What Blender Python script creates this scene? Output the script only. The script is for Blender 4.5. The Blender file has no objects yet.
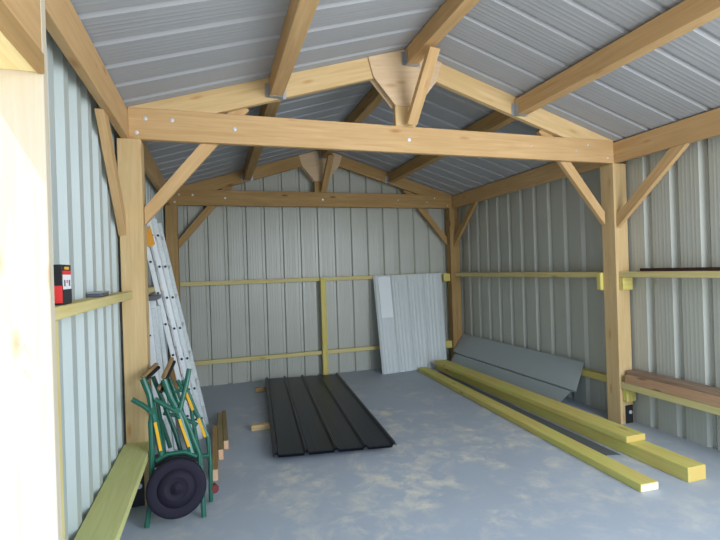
import bpy, bmesh, math, random
from mathutils import Vector as V, Matrix
random.seed(7)
col = bpy.context.scene.collection
X0, W, ZB, ZT, Y2, APEX = 0.0, 4.046, 2.409, 2.615, 3.023, 3.229
YW, XL, XR = 3.225, -0.088, 4.215          # cladding planes
SL = (APEX - ZT) / (W / 2)
def roof(x): return ZT + SL * x if x <= W / 2 else APEX - SL * (x - W / 2)

# ------------------------------------------------------------------ materials
def newmat(name, rough=0.6, metal=0.0, spec=0.5):
    m = bpy.data.materials.new(name); m.use_nodes = True
    nt = m.node_tree; b = nt.nodes['Principled BSDF']
    b.inputs['Roughness'].default_value = rough; b.inputs['Metallic'].default_value = metal
    b.inputs['Specular IOR Level'].default_value = spec
    return m, nt, b
def N(nt, t, **k):
    n = nt.nodes.new(t)
    for a, v in k.items():
        if a in n.inputs: n.inputs[a].default_value = v
        else: setattr(n, a, v)
    return n
def mix(nt, fac, a, b):
    m = nt.nodes.new('ShaderNodeMix'); m.data_type = 'RGBA'
    for s, v in ((0, fac), (6, a), (7, b)):
        if hasattr(v, 'is_output'): nt.links.new(v, m.inputs[s])
        elif s == 0: m.inputs[0].default_value = v
        else: m.inputs[s].default_value = (*v, 1)
    return m.outputs[2]
def ramp(nt, src, lo, hi):
    r = nt.nodes.new('ShaderNodeMapRange'); r.inputs[1].default_value = lo; r.inputs[2].default_value = hi
    nt.links.new(src, r.inputs[0]); return r.outputs[0]
def coords(nt, scale, rnd=True):
    tc = nt.nodes.new('ShaderNodeTexCoord'); mp = nt.nodes.new('ShaderNodeMapping')
    mp.inputs['Scale'].default_value = scale
    nt.links.new(tc.outputs['Object'], mp.inputs[0])
    if rnd:
        oi = nt.nodes.new('ShaderNodeObjectInfo'); mu = nt.nodes.new('ShaderNodeMath'); mu.operation = 'MULTIPLY'
        mu.inputs[1].default_value = 37.0; nt.links.new(oi.outputs['Random'], mu.inputs[0])
        cx = nt.nodes.new('ShaderNodeCombineXYZ')
        for i in range(3): nt.links.new(mu.outputs[0], cx.inputs[i])
        nt.links.new(cx.outputs[0], mp.inputs['Location'])
    return mp.outputs[0]
def noise(nt, vec, scale, detail=3, dist=0.0, rough=.5):
    n = N(nt, 'ShaderNodeTexNoise'); n.inputs['Scale'].default_value = scale; n.inputs['Detail'].default_value = detail
    n.inputs['Distortion'].default_value = dist; n.inputs['Roughness'].default_value = rough
    nt.links.new(vec, n.inputs['Vector']); return n.outputs['Fac']
def bump(nt, b, h, s, d=.01):
    n = nt.nodes.new('ShaderNodeBump'); n.inputs['Strength'].default_value = s; n.inputs['Distance'].default_value = d
    nt.links.new(h, n.inputs['Height']); nt.links.new(n.outputs[0], b.inputs['Normal'])
def wood(name, light, dark, knot, rough=.7, tint=None):
    m, nt, b = newmat(name, rough, spec=.25)
    v = coords(nt, (1.2, 22, 22)); g = noise(nt, v, 2.2, 4, .6)
    c = mix(nt, ramp(nt, g, .3, .72), light, dark)
    v2 = coords(nt, (1.0, 2.2, 2.2)); big = noise(nt, v2, 1.6, 2)
    c = mix(nt, ramp(nt, big, .45, .85), c, tint or dark)
    v3 = coords(nt, (2.3, 8, 8)); vo = nt.nodes.new('ShaderNodeTexVoronoi'); vo.inputs['Scale'].default_value = 1.0
    nt.links.new(v3, vo.inputs['Vector'])
    k = ramp(nt, vo.outputs['Distance'], .15, .05)
    c = mix(nt, k, c, knot)
    nt.links.new(c, b.inputs['Base Color']); bump(nt, b, g, .12, .004)
    return m
def plain(name, c, rough=.5, metal=0., spec=.5, var=.12, scale=8):
    m, nt, b = newmat(name, rough, metal, spec)
    f = noise(nt, coords(nt, (1, 1, 1)), scale, 3)
    nt.links.new(mix(nt, f, tuple(x * (1 - var) for x in c), tuple(min(1, x * (1 + var)) for x in c)), b.inputs['Base Color'])
    return m
PINE = wood('pine', (.61, .405, .205), (.49, .305, .135), (.42, .21, .08))
PINE_B = wood('pine_pale', (.66, .48, .255), (.55, .375, .175), (.48, .28, .11))
PINE_O = wood('pine_dark', (.46, .30, .13), (.34, .20, .075), (.2, .09, .03))  # darker, browner pine, mostly used in the rear bay
PINE_W = wood('pine_sunlit', (.64, .58, .47), (.58, .50, .37), (.46, .33, .2))  # pine paled toward white, sunlight on the near post put into its colour
PLY = wood('plywood', (.66, .50, .33), (.58, .41, .25), (.50, .33, .18))
TREAT = wood('treated_timber', (.68, .58, .28), (.58, .46, .18), (.42, .32, .12), tint=(.60, .56, .26))
TREAT_Y = wood('treated_timber_bright', (.68, .59, .20), (.60, .46, .12), (.46, .30, .06), tint=(.56, .60, .15))
TREAT_G = wood('treated_timber_green', (.62, .62, .28), (.54, .52, .20), (.44, .38, .14), tint=(.54, .60, .25))
BROWN = wood('brown_board', (.37, .27, .19), (.24, .16, .11), (.12, .06, .03))
OLIVE = wood('weathered_offcut', (.34, .27, .14), (.25, .19, .09), (.14, .09, .04))
REDW = wood('reddish_board', (.56, .36, .22), (.44, .25, .14), (.2, .08, .04))
ENDW = plain('cut_end_wood', (.82, .72, .56), .8)
def sheetmat(name, c, rough, spec=.4, streak=.02, axis=(40, 40, .6)):
    m, nt, b = newmat(name, rough, 0, spec)
    f = noise(nt, coords(nt, axis, False), 2.0, 3); f2 = noise(nt, coords(nt, (1, 1, 1), False), 1.3, 2)
    a = mix(nt, f, tuple(x * (1 - streak * 2) for x in c), tuple(min(1, x * (1 + streak)) for x in c))
    d = mix(nt, ramp(nt, f2, .35, .75), a, tuple(x * .9 for x in c))
    nt.links.new(d, b.inputs['Base Color']); return m
CLAD = sheetmat('wall_sheet_inner', (.455, .46, .405), .34)
CLAD_L = sheetmat('wall_sheet_inner_left', (.46, .515, .50), .45)
ROOFM = sheetmat('roof_felt', (.385, .395, .415), .85, .1, .04, (1.2, 45, 1.2))
GREYS = sheetmat('grey_flashing', (.38, .42, .42), .4)
LEAN = sheetmat('pale_panel', (.62, .66, .66), .42, streak=.005)
LEAN2 = sheetmat('pale_panel_film', (.80, .83, .84), .4, streak=.005)
ANTH = plain('anthracite_sheet', (.010, .013, .022), .36, 0, .3, .1, 3)
ALU = plain('aluminium', (.84, .86, .88), .35, .3, .5, .06)
ALU_D = plain('aluminium_ribbed', (.66, .70, .70), .4, .3, .5, .2, 60)
STEEL = plain('galvanised_steel', (.45, .47, .5), .4, .7, .5, .15, 40)
ZINC = plain('bolt_zinc', (.8, .82, .85), .3, .5)
BLACK = plain('black_plastic', (.018, .018, .022), .5)
WHEEL = plain('black_wheel', (.016, .013, .026), .7, 0, .25, .15, 20)
GREEN = plain('green_paint', (.012, .115, .075), .35)
YEL = plain('yellow_sticker', (.85, .45, .02), .45)
ORG = plain('orange_plastic', (.75, .33, .03), .5)
REDP = plain('red_card', (.72, .04, .04), .5)
WHITE = plain('white_label', (.8, .8, .82), .5)
DGREY = plain('dark_grey', (.10, .11, .13), .5)
RUB = plain('worn_jaw_wood', (.26, .17, .08), .8, 0, .2, .5, 30)
REDCAP = plain('red_cap', (.16, .02, .02), .5)
def floormat():
    m, nt, b = newmat('concrete_floor', .62, 0, .35)
    v = coords(nt, (1, 1, 1), False)
    n1 = noise(nt, v, .9, 6, .3, .6); n2 = noise(nt, v, 5.5, 8, .4, .68); n3 = noise(nt, v, 60, 3); n4 = noise(nt, v, 1.7, 5, .8, .6)
    c = mix(nt, ramp(nt, n1, .3, .7), (.37, .42, .49), (.45, .505, .58))
    c = mix(nt, ramp(nt, n3, .3, .9), c, (.41, .45, .51))
    mu = nt.nodes.new('ShaderNodeMath'); mu.operation = 'MULTIPLY'
    nt.links.new(ramp(nt, n2, .45, .63), mu.inputs[0]); nt.links.new(ramp(nt, n4, .44, .60), mu.inputs[1])
    # dust lies where people sawed and walked: the middle of the bay
    sx = nt.nodes.new('ShaderNodeVectorMath'); sx.operation = 'DISTANCE'; nt.links.new(v, sx.inputs[0]); sx.inputs[1].default_value = (2.1, .2, 0)
    k = ramp(nt, sx.outputs['Value'], 2.7, .6)
    m2 = nt.nodes.new('ShaderNodeMath'); m2.operation = 'MULTIPLY'; nt.links.new(mu.outputs[0], m2.inputs[0]); nt.links.new(k, m2.inputs[1])
    c = mix(nt, m2.outputs[0], c, (.74, .70, .60))
    nt.links.new(c, b.inputs['Base Color']); bump(nt, b, n2, .08, .01)
    return m
FLOOR = floormat()
GROUND = plain('gravel_yard', (.55, .50, .42), .9, 0, .1, .3, 12)

# ------------------------------------------------------------------ helpers
def link(o, parent=None, M=None):
    col.objects.link(o)
    M = M or Matrix.Identity(4)
    if parent is not None:
        o.parent = parent; o.matrix_parent_inverse = WM[parent.name].inverted()
    o.matrix_basis = M; WM[o.name] = M.copy()
    return o
WM = {}
def finish(name, bm, mat, parent=None, M=None, smooth=False, bevel=0):
    if bevel:
        bmesh.ops.bevel(bm, geom=[e for e in bm.edges if e.is_manifold], offset=bevel, segments=1, profile=.5, affect='EDGES')
    bmesh.ops.recalc_face_normals(bm, faces=bm.faces)
    me = bpy.data.meshes.new(name); bm.to_mesh(me); bm.free()
    mats = mat if isinstance(mat, (list, tuple)) else [mat]
    for x in mats: me.materials.append(x)
    if smooth:
        for p in me.polygons: p.use_smooth = True
    return link(bpy.data.objects.new(name, me), parent, M)
def tag(o, label, cat, group=None):
    o['label'] = label; o['category'] = cat
    if group: o['group'] = group
    return o
def struct(o): o['kind'] = 'structure'; return o
def empty(name, loc):
    o = bpy.data.objects.new(name, None); o.empty_display_size = .1
    return link(o, None, Matrix.Translation(V(loc)))
def frame(o, xd, up=(0, 0, 1)):
    x = V(xd).normalized(); z = V(up); z = (z - x * z.dot(x))
    if z.length < 1e-4: z = V((0, 1, 0)); z = z - x * z.dot(x)
    z.normalize(); y = z.cross(x)
    M = Matrix((x, y, z)).transposed().to_4x4(); M.translation = V(o); return M
def bar(name, p0, p1, w, h, mat, parent=None, up=(0, 0, 1), bevel=.003, endmat=None):
    """board along p0-p1, w across, h along `up`; local X is the grain"""
    p0, p1 = V(p0), V(p1); L = (p1 - p0).length; M = frame(p0, p1 - p0, up)
    bm = bmesh.new(); bmesh.ops.create_cube(bm, size=1)
    bmesh.ops.scale(bm, vec=(L, w, h), verts=bm.verts); bmesh.ops.translate(bm, vec=(L / 2, 0, 0), verts=bm.verts)
    mats = [mat]
    if endmat:
        mats.append(endmat)
        for f in bm.faces:
            if abs(f.normal.x) > .9: f.material_index = 1
    return finish(name, bm, mats, parent, M, bevel=bevel)
def box(name, x0, x1, y0, y1, z0, z1, mat, parent=None, axis=None, **k):
    """axis-aligned board, grain along its longest side"""
    d = (x1 - x0, y1 - y0, z1 - z0); a = d.index(max(d)) if axis is None else axis
    c = ((x0 + x1) / 2, (y0 + y1) / 2, (z0 + z1) / 2)
    if a == 0: return bar(name, (x0, c[1], c[2]), (x1, c[1], c[2]), d[1], d[2], mat, parent, (0, 0, 1), **k)
    if a == 1: return bar(name, (c[0], y0, c[2]), (c[0], y1, c[2]), d[0], d[2], mat, parent, (0, 0, 1), **k)
    return bar(name, (c[0], c[1], z0), (c[0], c[1], z1), d[0], d[1], mat, parent, (0, 1, 0), **k)
def prism(name, pts, ext, xd, mat, parent=None, bevel=.002, up=(0, 0, 1)):
    M = frame(pts[0], xd, up); I = M.inverted(); e = V(ext)
    bm = bmesh.new()
    a = [bm.verts.new(I @ V(p)) for p in pts]; b = [bm.verts.new(I @ (V(p) + e)) for p in pts]
    bm.faces.new(a); bm.faces.new(b[::-1]); n = len(pts)
    for i in range(n): bm.faces.new((a[i], b[i], b[(i + 1) % n], a[(i + 1) % n]))
    return finish(name, bm, mat, parent, M, bevel=bevel)
def disc_bm(bm, c, n, r, t, seg=12, r2=None):
    M = frame(c, n, (0, 0, 1)) @ Matrix.Rotation(math.pi / 2, 4, 'Y')
    bmesh.ops.create_cone(bm, cap_ends=True, segments=seg, radius1=r, radius2=r2 or r, depth=t, matrix=M)
def bolt(parent, c, n=(0, -1, 0), r=.014):
    bm = bmesh.new(); disc_bm(bm, V(c) + V(n) * .001, n, r * 1.5, .003, 14); disc_bm(bm, V(c) + V(n) * .006, n, r * .8, .01, 6)
    return finish('bolt', bm, ZINC, parent)
def tube_bm(bm, pts, r, seg=8):
    """round bar through points"""
    pts = [V(p) for p in pts]; rings = []
    for i, p in enumerate(pts):
        t = (pts[min(i + 1, len(pts) - 1)] - pts[max(i - 1, 0)]).normalized()
        a = t.cross(V((0, 0, 1)));
        if a.length < .05: a = t.cross(V((0, 1, 0)))
        a.normalize(); b = t.cross(a)
        rings.append([bm.verts.new(p + (a * math.cos(k * 2 * math.pi / seg) + b * math.sin(k * 2 * math.pi / seg)) * r) for k in range(seg)])
    for A, B in zip(rings, rings[1:]):
        for k in range(seg): bm.faces.new((A[k], A[(k + 1) % seg], B[(k + 1) % seg], B[k]))
    bm.faces.new(rings[0][::-1]); bm.faces.new(rings[-1])
def tube(name, pts, r, mat, parent=None, seg=10):
    bm = bmesh.new(); tube_bm(bm, pts, r, seg); return finish(name, bm, mat, parent)

def rib_profile(u0, u1, first, pitch=.25, depth=.035, base=.034, top=.018, flute=.0025):
    """(u, d): d>0 is away from the room"""
    P = [(u0, 0)]; k = math.ceil((u0 - first) / pitch - 1e-6) ; c = first + k * pitch
    while c - base < u1:
        if c - base > u0 and c + base < u1:
            P += [(c - base, 0), (c - top, depth), (c + top, depth), (c + base, 0)]
        for q in (.3, .42, .58, .70):
            f = c + pitch * q
            if flute and f + .008 < u1: P += [(f - .012, 0), (f, -flute), (f + .012, 0)]
        c += pitch
    P.append((u1, 0)); P.sort(key=lambda p: p[0]); return P
def strip(bm, A, B):
    a = [bm.verts.new(p) for p in A]; b = [bm.verts.new(p) for p in B]
    for i in range(len(a) - 1): bm.faces.new((a[i], a[i + 1], b[i + 1], b[i]))

# ------------------------------------------------------------------ the setting
bm = bmesh.new(); P = rib_profile(-1.56, YW, -1.50, .2, .034, .066, .046, 0)
strip(bm, [(XL - d, u, -.02) for u, d in P], [(XL - d, u, roof(0) - .06) for u, d in P])
struct(finish('wall_left', bm, CLAD_L))
bm = bmesh.new(); P = rib_profile(-3.3, YW, -3.185, .25, .03, .040, .012, .0009)
strip(bm, [(XR + d, u, -.02) for u, d in P], [(XR + d, u, roof(W) - .055) for u, d in P])
struct(finish('wall_right', bm, CLAD))
bm = bmesh.new(); P = rib_profile(XL, XR, .165, .2535, .03, .03, .016, .0015)
strip(bm, [(u, YW + d, -.02) for u, d in P], [(u, YW + d, roof(u) + .0) for u, d in P])
struct(finish('wall_back', bm, CLAD))
bm = bmesh.new(); P = rib_profile(-3.45, YW + .12, -3.35, .25, .018, .024, .009, .001)
RX = (-.27, W / 2, W + .27)
for a, b in ((0, 1), (1, 2)):
    strip(bm, [(RX[a], u, roof(RX[a]) + .001 + d) for u, d in P], [(RX[b], u, roof(RX[b]) + .001 + d) for u, d in P])
struct(finish('ceiling', bm, ROOFM))
bm = bmesh.new(); bmesh.ops.create_cube(bm, size=1)
bmesh.ops.scale(bm, vec=(W + .75, 6.75, .12), verts=bm.verts); bmesh.ops.translate(bm, vec=(W / 2, -.05, -.06), verts=bm.verts)
struct(finish('floor', bm, FLOOR))
bm = bmesh.new(); bmesh.ops.create_grid(bm, x_segments=1, y_segments=1, size=40); bmesh.ops.translate(bm, vec=(0, 0, -.08), verts=bm.verts)
struct(finish('ground', bm, GROUND))

# ------------------------------------------------------------------ timber frame
def truss(y, mat, where, beammat, brace_top=2.70):
    t = .045
    tb = tag(box('tie_beam', X0, W, y, y + t, ZB, ZT, beammat), f'long horizontal pine tie beam with bolt heads, {where}', 'beam', 'tie beams')
    for bx, bz in ((.105, 2.545), (.27, 2.545), (.05, 2.45), (.675, 2.51), (2.0, 2.51), (3.15, 2.52), (3.75, 2.56), (3.62, 2.50), (3.97, 2.45)):
        bolt(tb, (bx, y - .001, bz), r=.009 if bx < 2.1 else .0055)
    for s, side in ((0, 'left'), (1, 'right')):
        f = (lambda x: x) if s == 0 else (lambda x: W - x)
        d = .168; k = d / SL
        pts = [(f(0), y, ZT), (f(W / 2), y, APEX), (f(W / 2), y, APEX - d), (f(k), y, ZT)]
        tag(prism('rafter', pts, (0, t, 0), (1, 0, SL if s == 0 else -SL), mat), f'sloping pine rafter on the {side} side of the gable, {where}', 'rafter', 'rafters')
    kp = tag(box('king_post', 1.89, 2.06, y + .0, y + t, ZT, 2.98, mat), f'short pine king post below the plywood gusset, {where}', 'post', 'king posts')
    G = [(1.675, 3.122), (1.712, 2.976), (1.888, 2.767), (2.070, 2.767), (2.25, 2.99), (2.30, 3.144), (2.023, 3.227)]
    for yy, nm, dx in ((y - .016, 'facing the opening', 0), (y + t + .001, 'facing the back wall', -.012)):
        tag(prism('gusset_plate', [(a + dx, yy, b) for a, b in G], (0, .015, 0), (1, 0, .1), PLY), f'six-sided plywood gusset plate {nm}, {where}', 'gusset plate', 'gusset plates')
    for s in (0, 1):
        side = ('left', 'right')[s]; f = (lambda x: x) if s == 0 else (lambda x: W - x)
        x0, z0, x1, z1 = .072, 1.905, .745, 2.70
        wv = .096; dx, dz = x1 - x0, z1 - z0; L = math.hypot(dx, dz); nx, nz = dz / L * wv / 2, -dx / L * wv / 2
        yb = y + t + .003
        sl = dz / dx
        pts = [(f(.0745), yb, z0 + .06), (f(.0745), yb, z0 - .06), (f(x1 + nx), yb, z1 + nz), (f(x1 - nx), yb, z1 - nz)]
        br = tag(prism('knee_brace', pts, (0, .045, 0), (dx if s == 0 else -dx, 0, dz), mat if y > 1 else PINE), f'diagonal knee brace at the {side} post, {where}', 'brace', 'knee braces')
truss(0, PINE_B, 'middle frame nearer the camera', PINE)
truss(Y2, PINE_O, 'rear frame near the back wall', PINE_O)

def post(x0, x1, y0, y1, mat, label, shoe=None, z1=ZB, saddle=True):
    p = tag(box('timber_post', x0, x1, y0, y1, 0.0, z1, mat), label, 'post', 'square timber posts')
    if shoe:
        s = box('post_shoe', shoe[0], shoe[1], y0 - .008, y0 - .001, .005, shoe[2], BLACK, p, bevel=.001)
        bolt(s, ((shoe[0] + shoe[1]) / 2 + .01, y0 - .009, shoe[2] * .62), r=.012)
    return p
POSTL = post(-.07, .072, 0, .145, PINE_B, 'thick pine post on the left with the ladder behind and sawhorse in front', (-.05, .03, .22))
post(4.032, 4.186, 0, .15, PINE_B, 'thick pine post on the right beside the treated planks', (4.085, 4.17, .17))
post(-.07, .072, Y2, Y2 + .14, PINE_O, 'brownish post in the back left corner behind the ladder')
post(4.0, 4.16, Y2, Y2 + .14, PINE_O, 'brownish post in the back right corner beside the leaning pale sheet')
dp = tag(box('door_post', -.19, .004, -1.6, -1.556, 0, ZT - .02, PINE_W), 'sunlit pine post in a whitened colour filling the left edge in the foreground', 'post')
bolt(dp, (-.075, -1.601, 1.30), r=.003)
bolt(dp, (-.075, -1.601, 1.22), r=.003)
lin = tag(box('lintel_beam', -.19, .004, -3.2, -1.602, 2.190, ZT - .06, PINE), 'overhead lintel beam resting on the sunlit foreground post, upper left corner', 'beam')
BOUNCE_Y = wood('pine_yellow_bounce', (.88, .74, .40), (.80, .62, .28), (.5, .3, .1))  # lighter yellow than the lintel, bounced sunlight painted into the wood colour
box('bounce_panel', -.19, -.012, -3.2, -1.602, 2.166, 2.189, BOUNCE_Y, lin)  # added panel that carries the painted ground bounce on the lintel underside
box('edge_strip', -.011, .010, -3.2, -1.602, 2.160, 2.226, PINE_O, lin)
tag(box('timber_stud', -.055, .0, -1.554, -1.512, 0, 1.362, TREAT), 'slim pale treated stud under the near end of the left shelf rail', 'stud')

# wall plates
tag(box('wall_plate', -.045, 0, -1.554, Y2 + .14, ZB, ZT - .012, PINE), 'long pine wall plate along the top of the left wall', 'wall plate', 'wall plates')
tag(box('wall_plate', W, W + .045, -3.3, Y2 + .14, ZB, ZT - .016, PINE), 'long pine wall plate along the top of the right wall', 'wall plate', 'wall plates')
# purlins
def purlin(x0, x1, zb, zt, y0, y1, label, mat, hang):
    p = tag(box('purlin', x0, x1, y0, y1, zb, zt, mat), label, 'purlin', 'roof purlins')
    hb = bmesh.new()
    yy = y1 if hang < 0 else y0; s = -1 if hang < 0 else 1
    def bx(a, b, c, d, e, f):
        r = bmesh.ops.create_cube(hb, size=1)['verts']
        bmesh.ops.scale(hb, vec=(b - a, d - c, f - e), verts=r); bmesh.ops.translate(hb, vec=((a + b) / 2, (c + d) / 2, (e + f) / 2), verts=r)
    ya, yb = sorted((yy, yy + s * .05))
    bx(x0 - .0035, x0 - .0005, ya, yb, zb - .003, zb + .10); bx(x1 + .0005, x1 + .0035, ya, yb, zb - .003, zb + .10); bx(x0 - .003, x1 + .003, ya, yb, zb - .0035, zb - .0005)
    yc, yd = sorted((yy + s * .0005, yy + s * .003)); bx(x0 - .03, x0 - .003, yc, yd, zb, zb + .10)
    bx(x1 + .003, x1 + .03, yc, yd, zb, zb + .10)
    finish('joist_hanger', hb, STEEL, p)
for x0, x1, zb, zt, n in ((.922, 1.012, 2.75, 2.893, 'left roof slope'), (1.978, 2.07, 3.085, 3.212, 'ridge'), (2.985, 3.08, 2.77, 2.906, 'right roof slope')):
    g = .018 if n == 'ridge' else .002
    purlin(x0, x1, zb, zt, -3.3, -g, f'pine purlin under the {n} in the near bay, joining the middle truss', PINE, -1)
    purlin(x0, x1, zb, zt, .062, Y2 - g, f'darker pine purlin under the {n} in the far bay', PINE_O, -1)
# ridge braces and braces along the walls
tag(bar('ridge_brace', (2.000, -.045, 2.62), (2.036, -.395, 3.058), .085, .045, PINE), 'slanting pine strut from the ridge purlin down to the king post, middle frame', 'brace', 'ridge struts')
tag(bar('ridge_brace', (2.004, Y2 - .045, 2.62), (2.042, Y2 - .38, 3.055), .085, .045, PINE_O), 'slanting pine strut from the ridge purlin down to the king post, rear frame', 'brace', 'ridge struts')
def wbrace(x, ya, za, yb, zb_, mat, label):
    d = V((0, yb - ya, zb_ - za)).normalized(); n = V((0, -d.z, d.y)) * .045
    if n.z < 0: n = -n
    a, b = V((x, ya, za)), V((x, yb, zb_))
    s = -1 if yb < ya else 1
    k = .045 / abs(d.y); kz = .045 / abs(d.z)
    pts = [(x, ya, za - k * 1.0), (x, ya, za + k), (x, yb - s * -1 * 0 - s * kz, zb_), (x, yb + s * kz, zb_)]
    tag(prism('wall_brace', pts, (.045, 0, 0), d, mat), label, 'brace', 'braces along the side walls')
wbrace(4.05, -.002, 1.87, -.61, ZB - .002, PINE, 'diagonal pine brace on the right wall in front of the right post')
wbrace(-.075, -.005, 1.84, -.50, ZB - .002, PINE, 'diagonal pine brace against the left wall in front of the left post')
wbrace(4.05, Y2 - .002, 1.87, Y2 - .60, ZB - .002, PINE_O, 'diagonal brace on the right wall in front of the back right post')
# rails
def rail(x0, x1, y0, y1, z0, z1, label, mat=TREAT, blocks=()):
    r = tag(box('wall_rail', x0, x1, y0, y1, z0, z1, mat), label, 'rail', 'horizontal wall rails')
    for b in blocks: box('support_block', *b, TREAT_Y, r)
    return r
rail(.075, 3.995, 3.135, 3.18, 1.358, 1.412, 'upper yellowish rail across the back wall', TREAT, [(3.89, 3.995, 3.06, 3.134, 1.28, 1.40)])
rail(.075, 3.995, 3.135, 3.18, .305, .360, 'lower yellowish rail across the back wall', TREAT, [(3.89, 3.995, 3.06, 3.134, .25, .355)])
rail(4.06, 4.205, .152, 3.02, 1.352, 1.408, 'upper rail on the right wall behind the post', TREAT, [(4.00, 4.055, .152, .20, 1.235, 1.40)])
rail(4.14, 4.205, .152, 3.02, .320, .388, 'lower orange-yellow rail on the right wall behind the post', TREAT_Y)
rail(4.06, 4.205, -3.3, -.002, 1.356, 1.408, 'upper rail on the right wall nearer the camera', TREAT, [(4.06, 4.175, -.045, -.002, 1.24, 1.353)])
rail(4.04, 4.205, -3.3, -.002, .335, .395, 'lower rail on the right wall carrying brown boards', TREAT, [(4.06, 4.17, -.045, -.002, .215, .333)])
shelf = rail(-.084, 0, -1.553, -.002, 1.362, 1.408, 'flat treated rail used as a shelf on the left wall', TREAT)
rail(-.084, 0, .148, 3.02, 1.362, 1.408, 'rail on the left wall behind the ladders')
rail(-.084, -.02, -1.553, -.002, .30, .374, 'low rail under the green-tinged board on the left wall')
tag(box('treated_board', -.082, .088, -1.50, -.004, .376, .42, TREAT_G), 'wide green-tinged treated board along the foot of the left wall', 'board')
tag(box('timber_stud', 1.945, 2.02, 3.085, 3.130, 0, 1.412, TREAT_Y), 'yellow vertical stud in the middle of the back wall', 'stud')
# things on the right rails
tag(box('wooden_board', 4.036, 4.078, -3.2, -.05, .397, .468, REDW), 'reddish board standing on edge on the lower right rail', 'board')
tag(box('wooden_board', 4.080, 4.20, -3.2, -.03, .455, .502, BROWN), 'dark brown weathered board behind the reddish board on the lower right rail', 'board')
tag(box('wooden_batten', 4.080, 4.18, -3.2, -.10, .397, .453, BROWN), 'brown batten lying beneath the weathered board on the lower right rail', 'board')
bm = bmesh.new()
for a, b, c, d in ((4.07, 4.11, 1.409, 1.413), (4.106, 4.11, 1.413, 1.436)):
    r = bmesh.ops.create_cube(bm, size=1)['verts']; bmesh.ops.scale(bm, vec=(b - a, 3.0, d - c), verts=r); bmesh.ops.translate(bm, vec=((a + b) / 2, -1.68, (c + d) / 2), verts=r)
tag(finish('angle_iron', bm, plain('rusty_steel', (.07, .035, .03), .7, .2, .3, .3, 20)), 'thin dark rusty angle bar lying on the upper right rail', 'metal bar')

# ------------------------------------------------------------------ loose sheets and timber
def corr(P, L, M, zfun=None):
    bm = bmesh.new(); strip(bm, [(u, 0, d) for u, d in P], [(u, L, d) for u, d in P]); return bm
def solid(o, t=.0012):
    m = o.modifiers.new('thickness', 'SOLIDIFY'); m.thickness = t; return o
# dark sheets lying on two battens
ang = math.atan2(1.015 - .92 + .03 + .12, 2.66)  # slight turn on the floor
NL, NR, FL = V((.90, .33, 0)), V((1.885, .17, 0)), V((1.115, 3.0, 0))
xd = (NR - NL).normalized(); yd = (FL - NL).normalized(); SW = (NR - NL).length; SLn = (FL - NL).length
def dpt(u, v, z): p = NL + xd * u + yd * v; return (p.x, p.y, z)
prof = []
nr = 5
for i in range(nr):
    c = .025 + i * (SW - .05) / (nr - 1)
    prof += [(c - .022, 0), (c - .008, .022), (c + .008, .022), (c + .022, 0)]
    if i < nr - 1:
        for q in (.35, .65):
            f = c + q * (SW - .05) / (nr - 1); prof += [(f - .006, 0), (f, .001), (f + .006, 0)]
prof.sort()
for k in range(4):
    bm = bmesh.new(); zz = .052 + k * .006
    off = (0, .003, -.002, .002)[k]
    strip(bm, [dpt(u + off, 0 + off, zz + d) for u, d in prof], [dpt(u + off, SLn + off, zz + d) for u, d in prof])
    tag(solid(finish('roofing_sheet', bm, ANTH), .001), 'anthracite ribbed roofing sheet, ' + ('topmost', 'third', 'second', 'lowest')[3 - k] + ' of the flat stack on the floor', 'metal sheet', 'dark roofing sheets on the floor')
tag(bar('wood_batten', (.80, 1.205, .0255), (1.95, 1.12, .0255), .07, .05, PINE_B, endmat=ENDW), 'pale batten poking out under the dark sheets, nearer one', 'batten', 'battens under the dark sheets')
tag(bar('wood_batten', (.955, 2.63, .0255), (2.10, 2.50, .0255), .07, .05, PINE_O), 'dark batten poking out under the dark sheets, farther one', 'batten', 'battens under the dark sheets')
# pale sheet leaning on the back wall
B0, B1, T0, T1 = V((2.742, 2.83, .0)), V((3.83, 2.95, 0)), V((2.745, 3.118, 1.402)), V((3.87, 3.118, 1.408))
u_ = (B1 - B0); n_ = V((0, -1, .2)).normalized()
lp = []
nr = 4
for i in range(nr + 1):
    c = .035 + i * .93 / nr
    lp += [(c - .030, 0), (c - .014, .022), (c + .014, .022), (c + .030, 0)]
    if i < nr:
        for q in (.26, .5, .74):
            f = c + q * .93 / nr; lp += [(f - .02, 0), (f - .006, .007), (f + .006, .007), (f + .02, 0)]
lp = [(0, 0)] + sorted(lp) + [(1, 0)]
for k in range(2):
    bm = bmesh.new()
    rows = []
    for v in (0, 1):
        rows.append([(B0.lerp(B1, u) * (1 - v) + T0.lerp(T1, u) * v) + n_ * (d + .003 + k * .007) + V((0, 0, 0)) for u, d in lp])
    strip(bm, rows[0], rows[1])
    o = tag(solid(finish('cladding_sheet', bm, LEAN)), ('rear', 'front')[k] + ' sheet of the pale grey ribbed pair leaning on the back wall', 'metal sheet', 'pale sheets leaning on the back wall')
fb = bmesh.new()
q = lambda u, v: (B0.lerp(B1, u) * (1 - v) + T0.lerp(T1, u) * v) + n_ * .0195
fb.faces.new([fb.verts.new(q(*c)) for c in ((.062, .56), (.235, .56), (.235, .985), (.062, .985))])
solid(finish('protective_film', fb, LEAN2, o), .001)['label'] = 'brighter rectangle of protective film'
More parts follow.
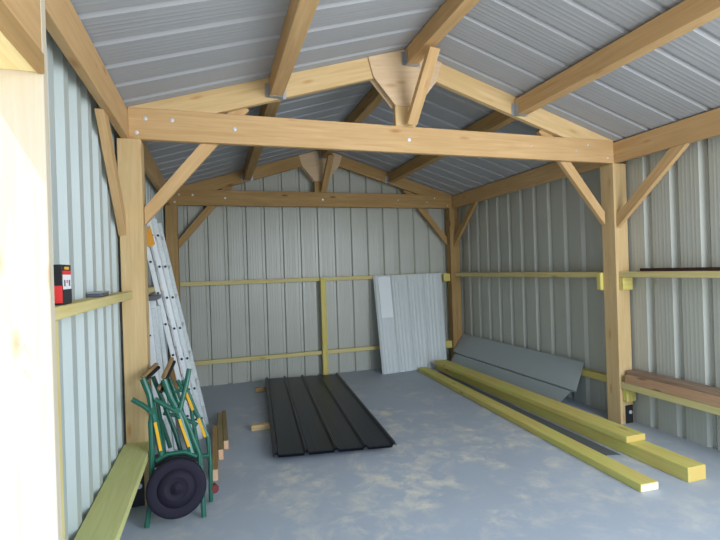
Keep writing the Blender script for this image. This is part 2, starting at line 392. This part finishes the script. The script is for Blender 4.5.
# grey folded flashings leaning at the right wall
def fold(name, prof, y0, y1, skew, label):
    bm = bmesh.new()
    strip(bm, [(x, y0 + s, z) for (x, z), s in zip(prof, skew)], [(x + .0, y1 + s * .3, z) for (x, z), s in zip(prof, skew)])
    return tag(solid(finish(name, bm, GREYS), .0015), label, 'metal sheet', 'grey folded sheets at the right wall')
fold('folded_flashing', [(4.165, .462), (4.160, .45), (3.955, .205), (3.967, .195)], .56, 3.00, (0, 0, -.10, -.10), 'upper wide grey folded sheet leaning on the right wall behind the planks')
fold('folded_flashing', [(4.02, .255), (3.972, .186), (3.945, .184), (3.86, .005), (3.84, .003)], .52, 2.90, (.0, -.02, 0, .14, .16), 'lower grey folded sheet standing between the right wall and planks')
bm = bmesh.new(); strip(bm, [(3.33, -.50, .004), (3.35, -.50, .012), (3.45, -.52, .012), (3.47, -.52, .004)], [(3.44, 2.60, .004), (3.46, 2.60, .012), (3.53, 2.60, .012), (3.55, 2.60, .004)])
tag(solid(finish('flat_flashing', bm, DGREY)), 'thin dark grey strip lying on the floor between the yellow planks', 'metal strip')
# treated planks
def plank(a, b, w, h, z, mat, label, endm):
    return tag(bar('treated_plank', (a[0], a[1], z + h / 2), (b[0], b[1], z + h / 2), w, h, mat, endmat=endm, bevel=.004), label, 'plank', 'treated planks on the floor')
ENDY = plain('yellow_cut_end', (.64, .45, .13), .8)
plank((3.168, -1.02), (3.362, 2.80), .145, .052, 0, TREAT_Y, 'yellow-green treated plank with a white cut end, alone on the floor', ENDW)
plank((3.578, -1.03), (3.66, 2.80), .16, .10, 0, TREAT_Y, 'thick square yellow treated beam under the shorter plank', ENDY)
plank((3.585, -.555), (3.60, 2.72), .19, .05, .101, TREAT_Y, 'yellow-green treated plank lying on top of the thick beam', ENDY)
# offcuts behind the sawhorse
for a, b, w, h, m, l in (((.470, .20), (.470, 1.22), .042, .085, PINE_O, 'long thin offcut with a pale orange cut end behind the sawhorse'),
                        ((.515, .58), (.514, 1.62), .042, .085, OLIVE, 'weathered brown offcut lying between two others behind the sawhorse'),
                        ((.560, .80), (.558, 1.72), .042, .075, OLIVE, 'weathered brown offcut farthest right behind the sawhorse')):
    tag(bar('timber_offcut', (a[0], a[1], h / 2), (b[0], b[1], h / 2), w, h, m, endmat=plain('offcut_end', (.72, .45, .28), .8)), l, 'offcut', 'offcuts on the floor')

# ------------------------------------------------------------------ things on the shelf
s = empty('screw_carton', (-.04, -1.36, 1.409))
box('carton_body', -.068, -.010, -1.425, -1.315, 1.409, 1.554, BLACK, s, bevel=.001)
box('red_panel', -.0685, -.0095, -1.4258, -1.3145, 1.416, 1.478, REDP, s, bevel=0)['label'] = 'red lower half of the carton'
box('side_panel', -.0098, -.0088, -1.424, -1.316, 1.410, 1.4785, BLACK, s, bevel=0)
lb = box('paper_label', -.0094, -.0082, -1.418, -1.322, 1.464, 1.517, WHITE, s, bevel=0)
box('red_band', -.0094, -.0083, -1.418, -1.322, 1.517, 1.532, REDP, s, bevel=0)
box('printed_mark', -.0094, -.0080, -1.395, -1.345, 1.536, 1.546, YEL, s, bevel=0)
for i in range(3): box('printed_mark', -.0084, -.0078, -1.408 + i * .028, -1.392 + i * .028, 1.475 + (i % 2) * .012, 1.498, (DGREY, REDP, DGREY)[i], lb, bevel=0)
tag(s, 'small black and red carton with a white label on the left shelf rail', 'box')
s = empty('flat_tin', (-.10, -.66, 1.409))
box('tin_body', -.078, -.02, -.80, -.62, 1.409, 1.425, DGREY, s, bevel=.003)
box('tin_lid', -.081, -.017, -.803, -.617, 1.4255, 1.434, plain('tin_grey', (.30, .31, .34), .4), s, bevel=.003)
tag(s, 'flat dark grey case lying on the left shelf rail beside the carton', 'case')

# ------------------------------------------------------------------ ladders
def stile(name, x0, z0, x1, z1, y, w, t, mat, parent, holes, cap=BLACK):
    o = bar(name, (x0, y, z0), (x1, y, z1), t, w, mat, parent, up=(1, 0, .2), bevel=.003)
    d = V((x1 - x0, 0, z1 - z0)).normalized(); 
    for h in holes:
        c = V((x0, y - t / 2, z0)) + d * h
        b = bmesh.new(); disc_bm(b, c + V((0, -.001, 0)), (0, -1, 0), .011, .004, 12); finish('rung_plug', b, cap, o)
    return o
L = empty('extension_ladder', (.33, 1.35, 0))
for k, (xo, z1, y0, y1, m, holes0, z0) in enumerate(((.392, 2.02, 1.165, 1.55, ALU_D, .19, .0), (.345, 2.12, 1.15, 1.57, ALU, .19, .0), (.283, 1.80, 1.135, 1.585, ALU, .235, .0))):
    sx = lambda z: xo - .19 * z
    sec = empty('ladder_section', (xo, 1.15, 0)); sec.parent = L; sec.matrix_parent_inverse = WM[L.name].inverted()
    hs = [holes0 + i * .285 for i in range(int((z1 - .2) / .285) + 1)]
    stile('stile', sx(z0), z0, sx(z1), z1, y0, .040, .024, m, sec, hs); stile('stile', sx(z0), z0, sx(z1), z1, y1, .040, .024, m, sec, [])
    d = V((sx(z1) - sx(z0), 0, z1 - z0)).normalized()
    for h in hs:
        c = V((sx(z0), 0, z0)) + d * h
        bar('rung', (c.x, y0 + .012, c.z), (c.x, y1 - .012, c.z), .024, .024, ALU, sec)
prism('hook', [(-.02, 1.10, 1.95), (-.075, 1.10, 1.88), (-.075, 1.10, 1.78), (-.02, 1.10, 1.76), (.015, 1.10, 1.79)], (0, .02, 0), (1, 0, 0), ORG, L)['label'] = 'orange plastic guide at the ladder head'
tag(L, 'tall three-section aluminium extension ladder leaning on the left wall', 'ladder')
S = empty('step_ladder', (.1, .8, 0))
for y in (.62, .98):
    bar('front_stile', (.085, y, 0), (-.005, y, 1.31), .022, .052, ALU, S, up=(1, 0, 0))
    bar('rear_stile', (.150, y, 0), (.040, y, 1.25), .020, .034, ALU_D, S, up=(1, 0, 0))
    b = bmesh.new(); disc_bm(b, (.015, y - .013, 1.04), (0, -1, 0), .008, .004); finish('rivet', b, BLACK, S)
for i in range(4):
    z = .25 + i * .27; box('step', .045 - z * .069 - .0, .115 - z * .069, .633, .967, z, z + .025, ALU, S, axis=1)
box('top_cap', -.045, .065, .60, 1.0, 1.312, 1.345, DGREY, S, axis=1)
tag(S, 'short aluminium step ladder with grey top cap behind the left post', 'ladder')

# ------------------------------------------------------------------ green folding sawhorse with its big black wheel
H = empty('folding_sawhorse', (.25, -.15, 0))
fy = lambda z: -.315 + .19 * z
def fp(*pts): return [(x, fy(z), z) for x, z in pts]
fr = empty('front_frame', (.25, -.3, 0)); fr.parent = H; fr.matrix_parent_inverse = WM[H.name].inverted()
def gtube(name, pts, r, parent, off=0):
    return tube(name, [(x, y + off, z) for x, y, z in pts], r * 1.22, GREEN, parent)
gtube('leg', fp((.080, .012), (.106, .18), (.112, .42), (.104, .60), (.116, .665)), .013, fr)
gtube('leg', fp((.272, .66), (.33, .53), (.385, .38), (.396, .20), (.402, .012)), .013, fr)
gtube('jaw_arm', fp((.062, .862), (.10, .76), (.118, .665), (.150, .50), (.172, .38)), .0165, fr)
gtube('jaw_arm', fp((.184, .845), (.222, .73), (.258, .655), (.30, .53), (.345, .37)), .0175, fr)
gtube('jaw_arm', fp((.002, .748), (.06, .708), (.112, .664)), .012, fr, -.01)
gtube('jaw_arm', fp((.130, .735), (.19, .692), (.250, .652)), .012, fr, -.012)
gtube('jaw_arm', fp((.336, .90), (.315, .80), (.276, .655)), .013, fr, -.01)
gtube('crossbar', fp((.135, .375), (.20, .405), (.30, .405), (.372, .368)), .011, fr, -.012)
gtube('crossbar', fp((.118, .345), (.38, .345)), .012, fr, .02)
for x, z in ((.116, .665), (.262, .655)):
    b = bmesh.new(); disc_bm(b, (x, fy(z) - .018, z), (0, -1, 0), .019, .012, 16); finish('pivot', b, GREEN, fr)
for (xa, za), (xb, zb) in (((.132, .600), (.163, .43)), ((.272, .603), (.326, .43))):
    bar('yellow_sticker', (xa, fy(za) - .015, za), (xb, fy(zb) - .015, zb), .018, .012, YEL, fr, up=(0, 1, .2), bevel=.002)
rf = empty('rear_frame', (.3, 0, 0)); rf.parent = H; rf.matrix_parent_inverse = WM[H.name].inverted()
gy = lambda z: -.13 + .16 * z
def gp(*pts): return [(x, gy(z), z) for x, z in pts]
gtube('leg', gp((.285, .80), (.355, .60), (.432, .42), (.446, .25), (.442, .012)), .012, rf)
gtube('leg', gp((.10, .84), (.165, .66), (.235, .46), (.29, .25), (.30, .012)), .012, rf)
gtube('leg', gp((.20, .82), (.262, .64), (.30, .45), (.345, .25), (.35, .012)), .011, rf)
gtube('leg', gp((.085, .62), (.15, .55), (.20, .38)), .011, rf)
gtube('jaw_arm', gp((.37, .56), (.30, .70), (.25, .80)), .011, rf)
gtube('crossbar', gp((.10, .30), (.44, .30)), .012, rf)
gtube('brace_bar', gp((.13, .78), (.20, .72), (.30, .74)), .011, rf)
gtube('brace_bar', gp((.16, .60), (.26, .57), (.37, .50)), .010, rf)
gtube('leg', gp((.12, .70), (.155, .50), (.165, .32)), .010, rf)
gtube('leg', gp((.33, .70), (.34, .55), (.37, .36)), .010, rf)
for (xa, za), (xb, zb) in (((.300, .73), (.345, .60)), ((.376, .545), (.418, .42)), ((.205, .70), (.222, .64))):
    bar('yellow_sticker', (xa, gy(za) - .014, za), (xb, gy(zb) - .014, zb), .018, .012, YEL, rf, up=(0, 1, .2), bevel=.002)
for xa, za, xb, zb, w in ((.058, .872, .130, .925, .024), (.180, .858, .225, .955, .024), (.150, .79, .185, .83, .02)):
    bar('rubber_jaw', (xa, -.165, za), (xb, -.02, zb), w, .022, RUB, fr, up=(0, 0, 1), bevel=.004)
    bar('jaw_strip', (xa + .012, -.160, za - .022), (xb + .012, -.02, zb - .022), w * .9, .020, BLACK, fr, up=(0, 0, 1), bevel=.003)
bar('saw_box', (.10, -.20, .355), (.385, -.20, .355), .10, .05, BLACK, fr, bevel=.006)
b = bmesh.new(); disc_bm(b, (.462, -.10, .085), (.35, -1, 0), .028, .045, 16); finish('foot_cap', b, REDCAP, rf)
tag(H, 'folded green tubular sawhorse with yellow stickers and a big black wheel, by the left post', 'sawhorse')
WHL = empty('wheel', (.262, -.35, .06)); WHL.parent = H; WHL.matrix_parent_inverse = WM[H.name].inverted()
def lathe(name, prof, c, n, mat, parent, seg=48):
    M = frame(c, n, (0, 0, 1)); bm = bmesh.new(); R = []
    for a, r in prof:
        R.append([bm.verts.new(M @ V((a, r * math.cos(k * 2 * math.pi / seg), r * math.sin(k * 2 * math.pi / seg)))) for k in range(seg)])
    for A, B in zip(R, R[1:]):
        for k in range(seg): bm.faces.new((A[k], A[(k + 1) % seg], B[(k + 1) % seg], B[k]))
    bm.faces.new(R[0]); bm.faces.new(R[-1][::-1])
    o = finish(name, bm, mat, parent)
    for p in o.data.polygons: p.use_smooth = len(p.vertices) == 4
    return o
wc, wn = (.255, -.35, .232), (.06, -1, .16)
lathe('tyre', [(-.03, .10), (-.03, .160), (-.022, .168), (.012, .169), (.020, .164), (.024, .150), (.022, .112), (.02, .108), (-.02, .108)], wc, wn, WHEEL, WHL)
lathe('wheel_disc', [(-.02, .107), (.0205, .107), (.021, .075), (.0235, .070), (.0235, .064), (.021, .060), (.020, .038)], wc, wn, WHEEL, WHL)
lathe('hub', [(.0195, .037), (.024, .034), (.0245, .016), (.028, .014), (.028, .001)], wc, wn, WHEEL, WHL)
WHL['label'] = 'large round black wheel'

# ------------------------------------------------------------------ camera and light
def setcam():
    cam = bpy.data.cameras.new('camera'); o = bpy.data.objects.new('camera', cam); col.objects.link(o)
    yaw, pitch, roll, f = 0.30737, -0.00011, -0.031998, 458.39
    F = V((math.sin(yaw), math.cos(yaw), 0)); R = V((math.cos(yaw), -math.sin(yaw), 0)); U = V((0, 0, 1))
    F2 = F * math.cos(pitch) + U * math.sin(pitch); U2 = -F * math.sin(pitch) + U * math.cos(pitch)
    R3 = R * math.cos(roll) + U2 * math.sin(roll); U3 = -R * math.sin(roll) + U2 * math.cos(roll)
    M = Matrix((R3, U3, -F2)).transposed().to_4x4(); M.translation = V((.50977, -3.30713, 1.5)); o.matrix_world = M
    cam.sensor_width = 36; cam.lens = f / 720 * 36; cam.clip_start = .02
    bpy.context.scene.camera = o
setcam()
w = bpy.data.worlds.new('sky'); bpy.context.scene.world = w; w.use_nodes = True
bg = w.node_tree.nodes['Background']; bg.inputs[0].default_value = (.62, .80, 1.0, 1); bg.inputs[1].default_value = 1.9
def lamp(kind, name, energy, colr, loc, target, **k):
    l = bpy.data.lights.new(name, kind); l.energy = energy; l.color = colr
    for a, v in k.items(): setattr(l, a, v)
    o = bpy.data.objects.new(name, l); col.objects.link(o); o.location = loc
    o.rotation_euler = (V(target) - V(loc)).to_track_quat('-Z', 'Y').to_euler(); return o
lamp('SUN', 'sun', 6, (1, .95, .86), (-4, -3, 8), (-4 + .45, -3 + .27, 8 - .86), angle=.01)
lamp('AREA', 'fill_area', 210, (.86, .93, 1.0), (3.5, -4.7, 2.0), (1.9, 1, 1.2), shape='RECTANGLE', size=2.2, size_y=2.4)  # added fill lamp outside the front, lifts the left wall and rib faces
sc = bpy.context.scene
sc.view_settings.view_transform = 'Standard'; sc.view_settings.look = 'None'; sc.view_settings.exposure = 0
sc.cycles.max_bounces = 10; sc.cycles.diffuse_bounces = 6; sc.cycles.sample_clamp_indirect = 4
